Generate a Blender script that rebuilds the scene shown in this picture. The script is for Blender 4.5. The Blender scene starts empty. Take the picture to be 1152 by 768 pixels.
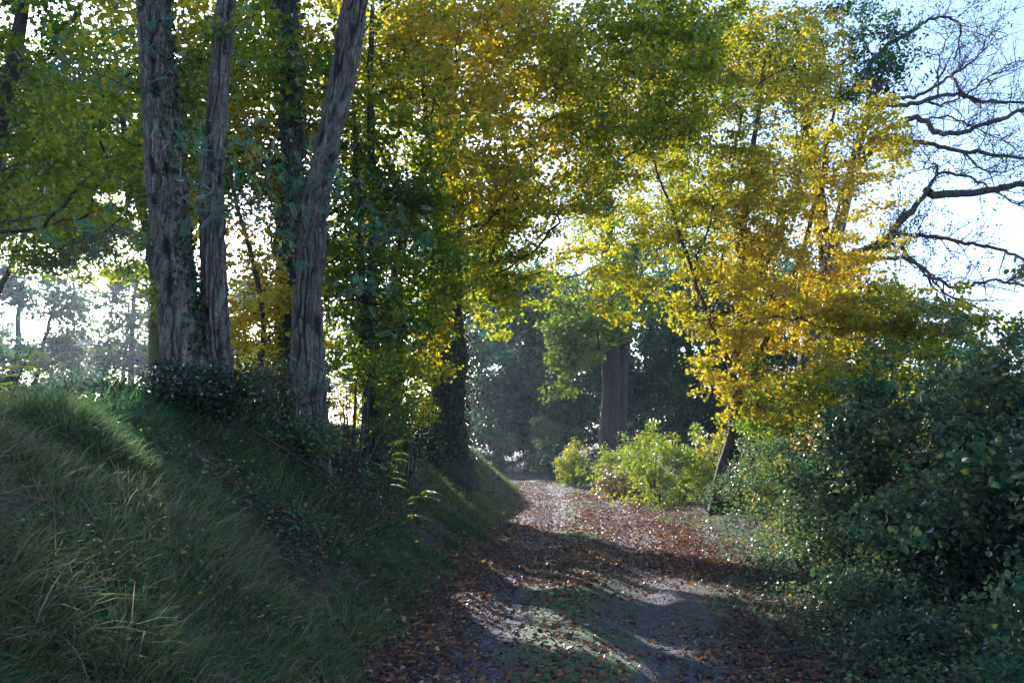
import bpy, math
import numpy as np
from math import radians, sin, cos, pi

# ------------------------------------------------------------------ camera, sky, sun, exposure
scene = bpy.context.scene
COL = scene.collection
PITCH = radians(6.6)
CAM = np.array([0.0, 0.0, 1.62])
cam_d = bpy.data.cameras.new("camera")
cam_d.lens = 31.25
cam_d.sensor_width = 36
cam_d.clip_end = 3000
cam_d.clip_start = 0.05
cam = bpy.data.objects.new("camera", cam_d)
COL.objects.link(cam)
cam.location = CAM
cam.rotation_euler = (radians(90) + PITCH, 0, 0)
scene.camera = cam

SUN_EL = radians(18.6)
SUN_AZ = radians(-24.4)          # clockwise from +Y; negative is to the left
SUND = np.array([sin(SUN_AZ) * cos(SUN_EL), cos(SUN_AZ) * cos(SUN_EL), sin(SUN_EL)])
world = bpy.data.worlds.new("World")
scene.world = world
world.use_nodes = True
wn = world.node_tree
bg = wn.nodes["Background"]
sky = wn.nodes.new("ShaderNodeTexSky")
sky.sky_type = 'NISHITA'
sky.sun_disc = False
sky.sun_elevation = SUN_EL
sky.sun_rotation = SUN_AZ
sky.air_density = 1.0
sky.dust_density = 1.2
sky.ozone_density = 2.0
wn.links.new(sky.outputs[0], bg.inputs[0])
bg.inputs[1].default_value = 0.125
sun_d = bpy.data.lights.new("sun", 'SUN')
sun_d.energy = 5.0
sun_d.angle = radians(0.5)
sun_d.color = (1.0, 0.91, 0.76)
sun = bpy.data.objects.new("sun", sun_d)
COL.objects.link(sun)
from mathutils import Vector
sun.rotation_euler = Vector(SUND).to_track_quat('Z', 'Y').to_euler()
sun.location = SUND * 60
scene.view_settings.view_transform = 'Standard'
scene.view_settings.look = 'None'
scene.view_settings.exposure = 1.78
scene.view_settings.gamma = 1
scene.view_settings.use_white_balance = True
scene.view_settings.white_balance_temperature = 5550
scene.view_settings.white_balance_tint = 20
scene.view_settings.use_curve_mapping = False
scene.cycles.max_bounces = 8
scene.cycles.diffuse_bounces = 3
scene.cycles.transmission_bounces = 4
scene.cycles.transparent_max_bounces = 4
scene.cycles.volume_bounces = 0
scene.cycles.use_denoising = True

# ------------------------------------------------------------------ numeric helpers
PHI = {}
def sn(p, f, seed):
    """smooth pseudo noise, about -1..1, of points p (N,3)"""
    if seed not in PHI:
        r = np.random.default_rng(seed + 1000)
        d = r.normal(size=(7, 3)); d /= np.linalg.norm(d, axis=1)[:, None]
        PHI[seed] = (d * r.uniform(.6, 1.7, (7, 1)), r.uniform(0, 6.28, 7))
    d, ph = PHI[seed]
    return np.sin(p @ d.T * f + ph).sum(1) / 3.2

def unit(v):
    return v / np.maximum(np.linalg.norm(v, axis=-1, keepdims=True), 1e-9)

def sst(a, b, x):
    u = np.clip((np.asarray(x, float) - a) / (b - a), 0, 1)
    return u * u * (3 - 2 * u)

FW = np.array([0, cos(PITCH), sin(PITCH)]); UP = np.array([0, -sin(PITCH), cos(PITCH)])
def P(px, py, Y):
    d = FW + np.array([1., 0, 0]) * (px - 576) / 1000 + UP * (384 - py) / 1000
    return CAM + d * (Y / d[1])

# ------------------------------------------------------------------ terrain
PY = [-30, 0, 6, 10, 16, 23, 30, 38, 44, 50, 60, 80, 120]
PX = [0.0, 0.25, 0.32, 0.72, 1.3, 1.8, 2.15, 1.9, 0.6, -1.8, -6.5, -17, -38]
def path_c(y):
    y = np.asarray(y, float)
    return (np.interp(y - 1.5, PY, PX) + np.interp(y, PY, PX) + np.interp(y + 1.5, PY, PX)) / 3
def hw(y):
    return np.interp(y, [0, 6, 12, 24, 40, 60], [1.2, 1.25, 1.45, 1.7, 1.7, 1.9])
def terrain(x, y, recess=False):
    x = np.asarray(x, float); y = np.asarray(y, float)
    c = path_c(y); w = hw(y)
    tl = (c - w) - x
    H = np.interp(y, [-20, 4, 10, 15, 22, 28, 34, 40, 46], [1.7, 1.78, 1.9, 1.9, 1.75, 1.75, 1.25, .45, 0.05])
    W = np.interp(y, [0, 10, 20, 28, 36], [3.0, 3.1, 3.0, 2.3, 2.2])
    u = np.clip(tl / W, 0, 1)
    z = H * (0.45 * u + 0.55 * u * u * (3 - 2 * u))
    z = z - np.clip(tl - 12, 0, 400) * .01 * (H > .2)
    tr = x - (c + w)
    z = z + 0.13 * np.clip(tr - .4, 0, 9) * np.interp(y, [0, 30, 45], [1, .7, .2])
    q = np.stack([x, y, x * 0], -1).reshape(-1, 3)
    off = sst(0.0, 0.8, np.maximum(tl, tr))
    z = z + off * (.07 * sn(q, 1.1, 1) + .035 * sn(q, 3.1, 2)).reshape(x.shape)
    z = z + sst(60, 160, y) * 1.0
    z = z + sst(.5, 1.6, tl) * (.06 * sn(q, 2.3, 4) + .04 * sn(q, 5.0, 5)).reshape(x.shape)
    r = x - c
    z = z - .055 * np.exp(-((np.abs(r) - .72) / .28) ** 2) * (np.abs(r) < w + .5) + .045 * np.exp(-(r / .35) ** 2)
    z = z + (.012 * sn(q, 4.3, 3)).reshape(x.shape)
    if recess:
        z = z - .06 * sst(0.02, .3, np.minimum(-tl, -tr))
    return z

# ------------------------------------------------------------------ mesh building
def mesh_obj(name, V, polys, mat, parent=None, base=None, tint=None, smooth=False):
    """polys: list of (M,k) index arrays; tint: list of (M,) floats matching"""
    V = np.asarray(V, np.float32)
    if base is not None:
        V = V - np.asarray(base, np.float32)
    me = bpy.data.meshes.new(name)
    me.vertices.add(len(V)); me.vertices.foreach_set("co", V.ravel())
    idx = np.concatenate([p.ravel() for p in polys]).astype(np.int32)
    tot = np.concatenate([np.full(len(p), p.shape[1]) for p in polys]).astype(np.int32)
    st = np.concatenate([[0], np.cumsum(tot)[:-1]]).astype(np.int32)
    me.loops.add(len(idx)); me.loops.foreach_set("vertex_index", idx)
    me.polygons.add(len(tot)); me.polygons.foreach_set("loop_start", st); me.polygons.foreach_set("loop_total", tot)
    me.polygons.foreach_set("use_smooth", np.full(len(tot), smooth))
    if tint is not None:
        a = me.attributes.new("tint", 'FLOAT', 'FACE')
        a.data.foreach_set("value", np.concatenate(tint).astype(np.float32))
    me.update(calc_edges=True)
    me.materials.append(mat)
    o = bpy.data.objects.new(name, me)
    COL.objects.link(o)
    if parent is not None:
        o.parent = parent
    elif base is not None:
        o.location = base
    return o

def tag(o, label=None, cat=None, group=None, kind=None):
    if label: o["label"] = label
    if cat: o["category"] = cat
    if group: o["group"] = group
    if kind: o["kind"] = kind
    return o

def thing(name, base, label, cat, group=None):
    o = bpy.data.objects.new(name, None)
    o.empty_display_size = .3
    COL.objects.link(o)
    o.location = base
    return tag(o, label, cat, group)

# leaf templates: verts, list of polygons ; x = side, y = length, z = up
def T(v, f):
    by = {}
    for p in f: by.setdefault(len(p), []).append(p)
    return np.array(v, float), [np.array(x) for x in by.values()]
LEAF = T([(0, 0, 0), (.42, .45, .1), (0, 1, -.05), (-.42, .45, .1)], [(0, 1, 2), (0, 2, 3)])
LOBED = T([(0, 0, 0), (.28, .12, .05), (.52, .38, .0), (.3, .52, .05), (.26, .86, 0), (0, 1.05, -.06), (-.26, .86, 0), (-.3, .52, .05), (-.52, .38, 0), (-.28, .12, .05)],
          [(0, 1, 2, 3), (0, 3, 4, 5), (0, 5, 6, 7), (0, 7, 8, 9)])
OVATE = T([(0, 0, 0), (.3, .25, .1), (.33, .6, .09), (0, 1, -.12), (-.33, .6, .09), (-.3, .25, .1), (0, .55, 0)],
          [(0, 1, 2, 6), (6, 2, 3), (0, 6, 4, 5), (6, 3, 4)])
def compound(n=9, ratio=.22, droop=.35):
    v, f = [], []
    def strip(a, b, w):
        i = len(v); v.extend([(a[0] - w, a[1], a[2]), (a[0] + w, a[1], a[2]), (b[0] + w, b[1], b[2]), (b[0] - w, b[1], b[2])]); f.append((i, i + 1, i + 2, i + 3))
    z = lambda y: -droop * y * y
    for k in range(3):
        strip((0, k / 3, z(k / 3)), (0, (k + 1) / 3, z((k + 1) / 3)), .006)
    for k in range(n + 1):
        y = .12 + .88 * k / n
        L = ratio * (1 - .35 * abs(2 * y - 1) ** 2)
        for s in ((-1, 1) if k < n else (0,)):
            i = len(v)
            if s == 0:
                v.extend([(0, y, z(y)), (.05, y + L * .5, z(y) - .03), (0, y + L, z(y) - .1), (-.05, y + L * .5, z(y) - .03)])
            else:
                v.extend([(0, y, z(y)), (s * L * .5, y + .065, z(y) - .01), (s * L, y + .05, z(y) - .07), (s * L * .5, y - .035, z(y) - .01)])
            f.append((i, i + 1, i + 2, i + 3))
    return T(v, f)
COMPOUND = compound()

def place(tpl, pos, axis, normal, size, tint, name, mat, parent=None, base=None):
    tv, tf = tpl
    Y = unit(axis); Z = unit(normal - (normal * Y).sum(1, keepdims=True) * Y); X = np.cross(Y, Z)
    s = size[:, None, None]
    V = pos[:, None, :] + s * (tv[None, :, 0:1] * X[:, None] + tv[None, :, 1:2] * Y[:, None] + tv[None, :, 2:3] * Z[:, None])
    n, k = len(pos), len(tv)
    off = (np.arange(n) * k)[:, None, None]
    polys, tt = [], []
    for fa in tf:
        polys.append((fa[None] + off).reshape(-1, fa.shape[1]))
        tt.append(np.repeat(tint, len(fa)))
    return mesh_obj(name, V.reshape(-1, 3), polys, mat, parent, base, tt)

# gaps in the canopy through which the low sun reaches the ground
GAPS = []      # (point, radius, shortest distance)
def gap(px, py, Y, r, smin=1.0):
    GAPS.append((P(px, py, Y), r, smin))
def in_gap(p):
    m = np.zeros(len(p), bool)
    for q, r, smin in GAPS:
        d = p - q; s = d @ SUND
        m |= (np.linalg.norm(d - s[:, None] * SUND, axis=1) < r) & (s > smin)
    return m

# ------------------------------------------------------------------ tubes and branching
def sweep(pts, rad, k, acc):
    pts = np.asarray(pts, float); n = len(pts)
    t = np.gradient(pts, axis=0) if n > 2 else np.repeat((pts[1] - pts[0])[None], n, 0)
    t = unit(t)
    ref = np.array([0.31, 0.2, .05]) if abs(t[0][2]) > .8 else np.array([0, 0, 1.])
    a = unit(np.cross(t, ref)); b = np.cross(t, a)
    ang = np.arange(k) * 2 * pi / k
    V = pts[:, None] + np.asarray(rad)[:, None, None] * (np.cos(ang)[None, :, None] * a[:, None] + np.sin(ang)[None, :, None] * b[:, None])
    i0 = acc['n']
    ii = i0 + np.arange(n - 1)[:, None] * k; j = np.arange(k)[None]; j2 = (j + 1) % k
    Q = np.stack([ii + j, ii + j2, ii + k + j2, ii + k + j], -1).reshape(-1, 4)
    acc['V'].append(V.reshape(-1, 3)); acc['F'].append(Q); acc['n'] += n * k

def smooth_poly(pts, step=.25):
    pts = np.asarray(pts, float)
    d = np.concatenate([[0], np.cumsum(np.linalg.norm(np.diff(pts, axis=0), axis=1))])
    n = max(int(d[-1] / step), 3)
    s = np.linspace(0, d[-1], n)
    out = np.stack([np.interp(s, d, pts[:, i]) for i in range(pts.shape[1])], 1)
    for _ in range(3):
        out[1:-1] = .25 * out[:-2] + .5 * out[1:-1] + .25 * out[2:]
    return out

class Tree:
    """stems grow from the base; twigs reach out to the cluster points and join up like a real crown"""
    def __init__(self, seed, stems, start=0.35, step=.35):
        self.r = np.random.default_rng(seed)
        self.pos, self.par, self.pl, self.ok, self.rad0 = [], [], [], [], []
        self.stems = []
        for pts, r0, r1 in stems:
            q = smooth_poly(pts, step)
            q[1:] += self.r.normal(0, min(.25 * r0, .022), q[1:].shape) * np.array([1, 1, 0])
            ids = []
            L = 0
            for i, p in enumerate(q):
                if i: L += np.linalg.norm(p - q[i - 1])
                ids.append(len(self.pos))
                self.pos.append(p); self.par.append(ids[-2] if i else -1); self.pl.append(L)
                self.ok.append(i / len(q) >= start); f = i / (len(q) - 1)
                self.rad0.append(r0 * (1 - f) ** .8 + r1 * f if r0 > r1 else r0)
            self.stems.append(ids)
        self.ends = []
    def reach(self, pts, bf=.35, wig=.06, up=.12):
        C = np.array([self.pos[i] for s in self.stems for i in s])
        d = np.array([np.min(np.linalg.norm(C - p, axis=1)) for p in pts])
        cap = len(self.pos) + len(pts) * 30
        A = np.zeros((cap, 3)); A[:len(self.pos)] = self.pos
        pl = np.zeros(cap); pl[:len(self.pos)] = self.pl
        ok = np.zeros(cap, bool); ok[:len(self.pos)] = self.ok
        n = len(self.pos)
        for i in np.argsort(d):
            p = pts[i]
            v = p - A[:n]; dist = np.linalg.norm(v, axis=1)
            cost = dist + bf * pl[:n] + np.where(ok[:n], 0, 1e3) + .5 * np.clip(-v[:, 2], 0, 9)
            j = int(np.argmin(cost))
            D = dist[j]
            if D < .08: self.ends.append((j, p)); continue
            k = int(min(max(2, round(D / .3)), 28))
            a = A[j]; mid = (a + p) / 2 + self.r.normal(0, .07, 3) * D + np.array([0, 0, up * D])
            par = j
            for m in range(1, k + 1):
                f = m / k
                q = (1 - f) ** 2 * a + 2 * f * (1 - f) * mid + f * f * p
                if m < k: q = q + self.r.normal(0, wig * .5, 3)
                A[n] = q; self.par.append(par); pl[n] = pl[j] + D * f; ok[n] = True
                par = n; n += 1
            self.ends.append((par, p))
        self.A = A[:n]; self.n = n
    def radii(self, tip=.005, e=2.35):
        n = self.n if hasattr(self, 'n') else len(self.pos)
        if not hasattr(self, 'A'): self.A = np.array(self.pos); self.n = n
        w = np.zeros(n); ch = np.zeros(n, int)
        par = np.array(self.par)
        for p in par: 
            if p >= 0: ch[p] += 1
        for i in range(n - 1, -1, -1):
            if ch[i] == 0: w[i] = tip ** e
            if par[i] >= 0: w[par[i]] += w[i]
        r = w ** (1 / e)
        for s in self.stems:
            for i in s: r[i] = max(min(r[i], self.rad0[i]), self.rad0[i])
        ns = sum(len(s) for s in self.stems)
        for i in range(ns, n):
            r[i] = min(r[i], r[par[i]] * .85 if par[i] < ns else r[par[i]])
        self.rad = r; self.parr = par
    def meshes(self, kmain=14, skip_trunk=False, minr=0):
        self.radii()
        ns = sum(len(s) for s in self.stems)
        kids = [[] for _ in range(self.n)]
        for i, p in enumerate(self.par):
            if p >= 0: kids[p].append(i)
        T_ = dict(V=[], F=[], n=0); L_ = dict(V=[], F=[], n=0)
        for s in self.stems:
            pts = self.A[s]; rr = self.rad[s].copy()
            b = min(4, len(rr)); 
            h = np.linalg.norm(pts - pts[0], axis=1)
            rr = rr * (1 + .55 * np.exp(-h / .35)) * (1 + .06 * np.sin(h * 3.1 + s[0]))
            if not skip_trunk: sweep(np.vstack([pts[0] - [0, 0, .3], pts]), np.concatenate([[rr[0] * 1.1], rr]), kmain, T_)
        done = np.zeros(self.n, bool); done[:ns] = True
        for i in range(ns, self.n):
            if done[i]: continue
            chain = [self.par[i], i]; done[i] = True
            while True:
                c = [k for k in kids[chain[-1]] if not done[k]]
                if not c: break
                k = max(c, key=lambda q: self.rad[q]); done[k] = True; chain.append(k)
            rr = self.rad[chain].copy(); rr[0] = rr[1]
            if rr[0] < minr: continue
            rr[-1] *= .5
            sweep(self.A[chain], rr, 8 if rr[0] > .05 else 5 if rr[0] > .02 else 3, L_)
        return T_, L_

def blob_points(rng, blobs, sp=1.0):
    out = []
    for (c, rad, n) in blobs:
        v = unit(rng.normal(size=(n, 3))) * (rng.uniform(.25, 1, (n, 1)) ** .5)
        out.append(np.array(c) + v * np.array(rad))
    return np.concatenate(out)

def leafage(rng, centers, n, spread, size, flat=.55, hang=.35, tiltz=.75, tintn=(.5, .25, .18), nf=.8, nseed=5):
    """pos, axis, normal, size, tint"""
    k = len(centers)
    N = k * n
    pc = np.repeat(centers, n, 0)
    g = rng.normal(size=(N, 3)); rr = rng.uniform(.1, 1, (N, 1)) ** .6
    pos = pc + unit(g) * rr * spread * np.array([1, 1, flat]) * rng.uniform(.6, 1.3, (k, 1)).repeat(n, 0)
    ax = unit(rng.normal(size=(N, 3)) * np.array([1, 1, .5]) + np.array([0, 0, -hang]))
    nm = unit(rng.normal(size=(N, 3)) * .6 + np.array([0, 0, tiltz]))
    sz = size * rng.uniform(.6, 1.25, N)
    tint = tintn[0] + tintn[1] * sn(pos, nf, nseed) + rng.normal(0, tintn[2], N)
    return pos, ax, nm, sz, np.clip(tint, 0, 1)

# ------------------------------------------------------------------ materials
def nt_new(name):
    m = bpy.data.materials.new(name); m.use_nodes = True
    n = m.node_tree; n.nodes.clear()
    return m, n, lambda t, **k: _nn(n, t, k)
def _nn(n, t, k):
    x = n.nodes.new(t)
    for a, b in k.items(): setattr(x, a, b)
    return x
def ramp(node, stops):
    e = node.color_ramp.elements
    while len(e) > 1: e.remove(e[-1])
    e[0].position = stops[0][0]; e[0].color = (*stops[0][1], 1)
    for p, c in stops[1:]:
        q = e.new(p); q.color = (*c, 1)

def leaf_mat(name, stops, trans=.5, tgain=1.25, gloss=.22, rough=.5):
    m, n, N = nt_new(name); L = n.links.new
    at = N('ShaderNodeAttribute', attribute_name='tint')
    cr = N('ShaderNodeValToRGB'); ramp(cr, stops)
    L(at.outputs['Fac'], cr.inputs[0])
    d = N('ShaderNodeBsdfDiffuse'); L(cr.outputs[0], d.inputs[0])
    tc = N('ShaderNodeHueSaturation'); tc.inputs['Value'].default_value = tgain; tc.inputs['Saturation'].default_value = 1.12; tc.inputs['Hue'].default_value = .503
    L(cr.outputs[0], tc.inputs['Color'])
    t = N('ShaderNodeBsdfTranslucent'); L(tc.outputs[0], t.inputs[0])
    mx = N('ShaderNodeMixShader'); mx.inputs[0].default_value = trans
    L(d.outputs[0], mx.inputs[1]); L(t.outputs[0], mx.inputs[2])
    g = N('ShaderNodeBsdfGlossy'); g.inputs['Roughness'].default_value = rough
    fr = N('ShaderNodeFresnel'); fr.inputs['IOR'].default_value = 1.35
    mu = N('ShaderNodeMath', operation='MULTIPLY'); mu.inputs[1].default_value = gloss; L(fr.outputs[0], mu.inputs[0])
    m2 = N('ShaderNodeMixShader'); L(mu.outputs[0], m2.inputs[0]); L(mx.outputs[0], m2.inputs[1]); L(g.outputs[0], m2.inputs[2])
    o = N('ShaderNodeOutputMaterial'); L(m2.outputs[0], o.inputs[0])
    return m

def bark_mat(name, c1, c2, c3, moss=None, mossamt=.5, stretch=.12, scale=22, bump=.6, dist=.03, furrow_shade=None):
    m, n, N = nt_new(name); L = n.links.new
    tc = N('ShaderNodeTexCoord'); mp = N('ShaderNodeMapping'); mp.inputs['Scale'].default_value = (1, 1, stretch)
    L(tc.outputs['Object'], mp.inputs[0])
    no = N('ShaderNodeTexNoise'); no.inputs['Scale'].default_value = scale; no.inputs['Detail'].default_value = 6; no.inputs['Distortion'].default_value = .6
    L(mp.outputs[0], no.inputs['Vector'])
    cr = N('ShaderNodeValToRGB'); ramp(cr, [(.3, c1), (.5, c2), (.72, c3)]); L(no.outputs[0], cr.inputs[0])
    col = cr.outputs[0]
    n2 = N('ShaderNodeTexNoise'); n2.inputs['Scale'].default_value = 2.2; n2.inputs['Detail'].default_value = 8; L(tc.outputs['Object'], n2.inputs['Vector'])
    n4 = N('ShaderNodeTexNoise'); n4.inputs['Scale'].default_value = 75; n4.inputs['Detail'].default_value = 5
    mp4 = N('ShaderNodeMapping'); mp4.inputs['Scale'].default_value = (1, 1, .35); L(tc.outputs['Object'], mp4.inputs[0]); L(mp4.outputs[0], n4.inputs['Vector'])
    rg = N('ShaderNodeValToRGB'); ramp(rg, [(.35, (.45, .45, .45)), (.65, (1.5, 1.48, 1.45))]); L(n4.outputs[0], rg.inputs[0])
    mg = N('ShaderNodeMix', data_type='RGBA', blend_type='MULTIPLY'); mg.inputs[0].default_value = 1; L(col, mg.inputs[6]); L(rg.outputs[0], mg.inputs[7]); col = mg.outputs[2]
    if moss:
        r2 = N('ShaderNodeValToRGB'); ramp(r2, [(1 - mossamt - .08, (0, 0, 0)), (1 - mossamt + .08, (1, 1, 1))]); L(n2.outputs[0], r2.inputs[0])
        mx = N('ShaderNodeMix', data_type='RGBA'); L(r2.outputs[0], mx.inputs[0]); L(col, mx.inputs[6]); mx.inputs[7].default_value = (*moss, 1)
        col = mx.outputs[2]
    if furrow_shade:  # darkens furrows: inner bark brown plus shade painted into the creases
        at = N('ShaderNodeAttribute', attribute_name='furrow_shade')
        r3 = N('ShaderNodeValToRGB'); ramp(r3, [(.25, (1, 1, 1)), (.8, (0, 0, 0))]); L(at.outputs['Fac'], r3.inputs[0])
        m3 = N('ShaderNodeMix', data_type='RGBA'); L(r3.outputs[0], m3.inputs[0]); L(col, m3.inputs[6]); m3.inputs[7].default_value = (*furrow_shade, 1)
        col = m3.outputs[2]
    b = N('ShaderNodeBsdfPrincipled'); L(col, b.inputs['Base Color']); b.inputs['Roughness'].default_value = .9
    bp = N('ShaderNodeBump'); bp.inputs['Strength'].default_value = bump; bp.inputs['Distance'].default_value = dist
    ah = N('ShaderNodeMath', operation='MULTIPLY_ADD'); L(n4.outputs[0], ah.inputs[0]); ah.inputs[1].default_value = .6; L(no.outputs[0], ah.inputs[2])
    L(ah.outputs[0], bp.inputs['Height']); L(bp.outputs[0], b.inputs['Normal'])
    o = N('ShaderNodeOutputMaterial'); L(b.outputs[0], o.inputs[0])
    return m

def ground_mat(name, cols, scales=(1.3, 14, 90), bump=.5):
    m, n, N = nt_new(name); L = n.links.new
    tc = N('ShaderNodeTexCoord')
    a = N('ShaderNodeTexNoise'); a.inputs['Scale'].default_value = scales[0]; a.inputs['Detail'].default_value = 6; L(tc.outputs['Object'], a.inputs['Vector'])
    b_ = N('ShaderNodeTexNoise'); b_.inputs['Scale'].default_value = scales[1]; b_.inputs['Detail'].default_value = 5; L(tc.outputs['Object'], b_.inputs['Vector'])
    mx = N('ShaderNodeMix', data_type='FLOAT'); mx.inputs[0].default_value = .5; L(a.outputs[0], mx.inputs[2]); L(b_.outputs[0], mx.inputs[3])
    cr = N('ShaderNodeValToRGB'); ramp(cr, cols); L(mx.outputs[0], cr.inputs[0])
    p = N('ShaderNodeBsdfPrincipled'); L(cr.outputs[0], p.inputs['Base Color']); p.inputs['Roughness'].default_value = .95
    bp = N('ShaderNodeBump'); bp.inputs['Strength'].default_value = bump; bp.inputs['Distance'].default_value = .03
    c = N('ShaderNodeTexNoise'); c.inputs['Scale'].default_value = scales[2]; c.inputs['Detail'].default_value = 4; L(tc.outputs['Object'], c.inputs['Vector'])
    L(c.outputs[0], bp.inputs['Height']); L(bp.outputs[0], p.inputs['Normal'])
    o = N('ShaderNodeOutputMaterial'); L(p.outputs[0], o.inputs[0])
    return m

YEL = [(0, (.07, .13, .015)), (.3, (.20, .26, .02)), (.55, (.42, .36, .025)), (.85, (.60, .45, .03)), (1, (.60, .32, .03))]
OLV = [(0, (.05, .11, .016)), (.35, (.13, .21, .02)), (.6, (.32, .34, .025)), (.85, (.58, .47, .03)), (1, (.55, .28, .03))]
GRN = [(0, (.022, .060, .014)), (.5, (.050, .105, .018)), (.8, (.11, .15, .022)), (1, (.34, .25, .03))]
M_yel = leaf_mat('leaf_yellow_maple', YEL, .55, 1.1)
M_olv = leaf_mat('leaf_olive_maple', OLV, .55, 1.3)
M_grn = leaf_mat('leaf_green_oak', GRN, .5, 1.5)
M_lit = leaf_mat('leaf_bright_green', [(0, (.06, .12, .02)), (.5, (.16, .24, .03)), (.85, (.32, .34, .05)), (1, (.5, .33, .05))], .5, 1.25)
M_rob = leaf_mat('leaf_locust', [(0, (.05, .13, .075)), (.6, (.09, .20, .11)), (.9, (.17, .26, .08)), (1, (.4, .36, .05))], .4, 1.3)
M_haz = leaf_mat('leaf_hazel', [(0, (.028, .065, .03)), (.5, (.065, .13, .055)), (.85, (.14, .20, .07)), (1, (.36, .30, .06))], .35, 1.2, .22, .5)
M_ivy = leaf_mat('leaf_ivy', [(0, (.012, .035, .012)), (.7, (.03, .07, .02)), (1, (.06, .11, .03))], .2, 1.2, .7, .35)
M_far = leaf_mat('leaf_far_wood', [(0, (.03, .085, .045)), (.6, (.07, .14, .06)), (1, (.22, .24, .07))], .45, 1.3, .1)
M_dry = leaf_mat('leaf_fallen', [(0, (.055, .03, .02)), (.35, (.14, .06, .028)), (.6, (.30, .11, .035)), (.85, (.50, .20, .045)), (.95, (.6, .42, .06)), (1, (.55, .5, .25))], .25, 1.2, .5, .5)
M_grs = leaf_mat('grass_blade', [(0, (.035, .085, .03)), (.4, (.085, .155, .05)), (.62, (.17, .23, .075)), (.78, (.28, .22, .12)), (1, (.34, .27, .17))], .4, 1.35, .07, .6)
M_bramble = leaf_mat('leaf_bramble', [(0, (.03, .06, .02)), (.5, (.07, .12, .03)), (.8, (.25, .17, .06)), (1, (.42, .22, .07))], .4, 1.2, .7, .42)
M_bark = bark_mat('bark_locust', (.04, .028, .02), (.12, .09, .064), (.24, .185, .14), (.16, .18, .13), .38, .09, 30, 1.0, .03, furrow_shade=(.025, .016, .011))
M_barkd = bark_mat('bark_dark', (.02, .017, .013), (.05, .042, .034), (.10, .085, .068), (.05, .07, .02), .4)
M_barkg = bark_mat('bark_grey', (.02, .015, .012), (.05, .038, .03), (.09, .07, .055), (.16, .17, .04), .25, .2)
M_twig = bark_mat('bark_twig', (.03, .022, .016), (.06, .045, .035), (.11, .085, .065))
M_bare = bark_mat('bark_bare_oak', (.035, .032, .032), (.07, .065, .06), (.13, .12, .105), (.10, .12, .06), .35, .3)
M_ground = ground_mat('soil_and_moss', [(.3, (.03, .022, .014)), (.48, (.055, .048, .02)), (.6, (.045, .065, .018)), (.75, (.08, .06, .03))])

# ------------------------------------------------------------------ haze, ground, track
def box_mesh(name, lo, hi, mat):
    x0, y0, z0 = lo; x1, y1, z1 = hi
    V = [(x0, y0, z0), (x1, y0, z0), (x1, y1, z0), (x0, y1, z0), (x0, y0, z1), (x1, y0, z1), (x1, y1, z1), (x0, y1, z1)]
    F = [(0, 3, 2, 1), (4, 5, 6, 7), (0, 1, 5, 4), (1, 2, 6, 5), (2, 3, 7, 6), (3, 0, 4, 7)]
    return mesh_obj(name, V, [np.array(F)], mat)
hm, hn, HN = nt_new('haze_air')
pv = HN('ShaderNodeVolumePrincipled')
pv.inputs['Color'].default_value = (.72, .86, 1, 1); pv.inputs['Density'].default_value = .00045; pv.inputs['Anisotropy'].default_value = .5
ho = HN('ShaderNodeOutputMaterial'); hn.links.new(pv.outputs[0], ho.inputs['Volume'])
tag(box_mesh('haze', (-222, -42, -6), (222, 402, 20), hm), 'pale autumn morning haze hanging over the lane and fields', 'haze', kind='stuff')

def grid_mesh(name, xs, ys, zf, mat):
    X, Y = np.meshgrid(xs, ys) if xs.ndim == 1 else (xs, ys)
    Z = zf(X, Y)
    ny, nx = X.shape
    V = np.stack([X, Y, Z], -1).reshape(-1, 3)
    i = (np.arange(ny - 1)[:, None] * nx + np.arange(nx - 1)[None]).ravel()
    return mesh_obj(name, V, [np.stack([i, i + 1, i + nx + 1, i + nx], -1)], mat, smooth=True)
def graded(a, b, lo, hi, d, g=1.18):
    c = list(np.arange(lo, hi, d)); s = d; v = lo
    L = []
    while v > a: s *= g; v -= s; L.append(max(v, a))
    s = d; v = c[-1]; R = []
    while v < b: s *= g; v += s; R.append(min(v, b))
    return np.array(L[::-1] + c + R)
g = grid_mesh('ground', graded(-220, 220, -8, 9, .12), graded(-40, 400, .5, 46, .13), lambda x, y: terrain(x, y, True), M_ground)
tag(g, 'mossy earth bank and verges on both sides of the lane', 'ground', kind='structure')

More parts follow.
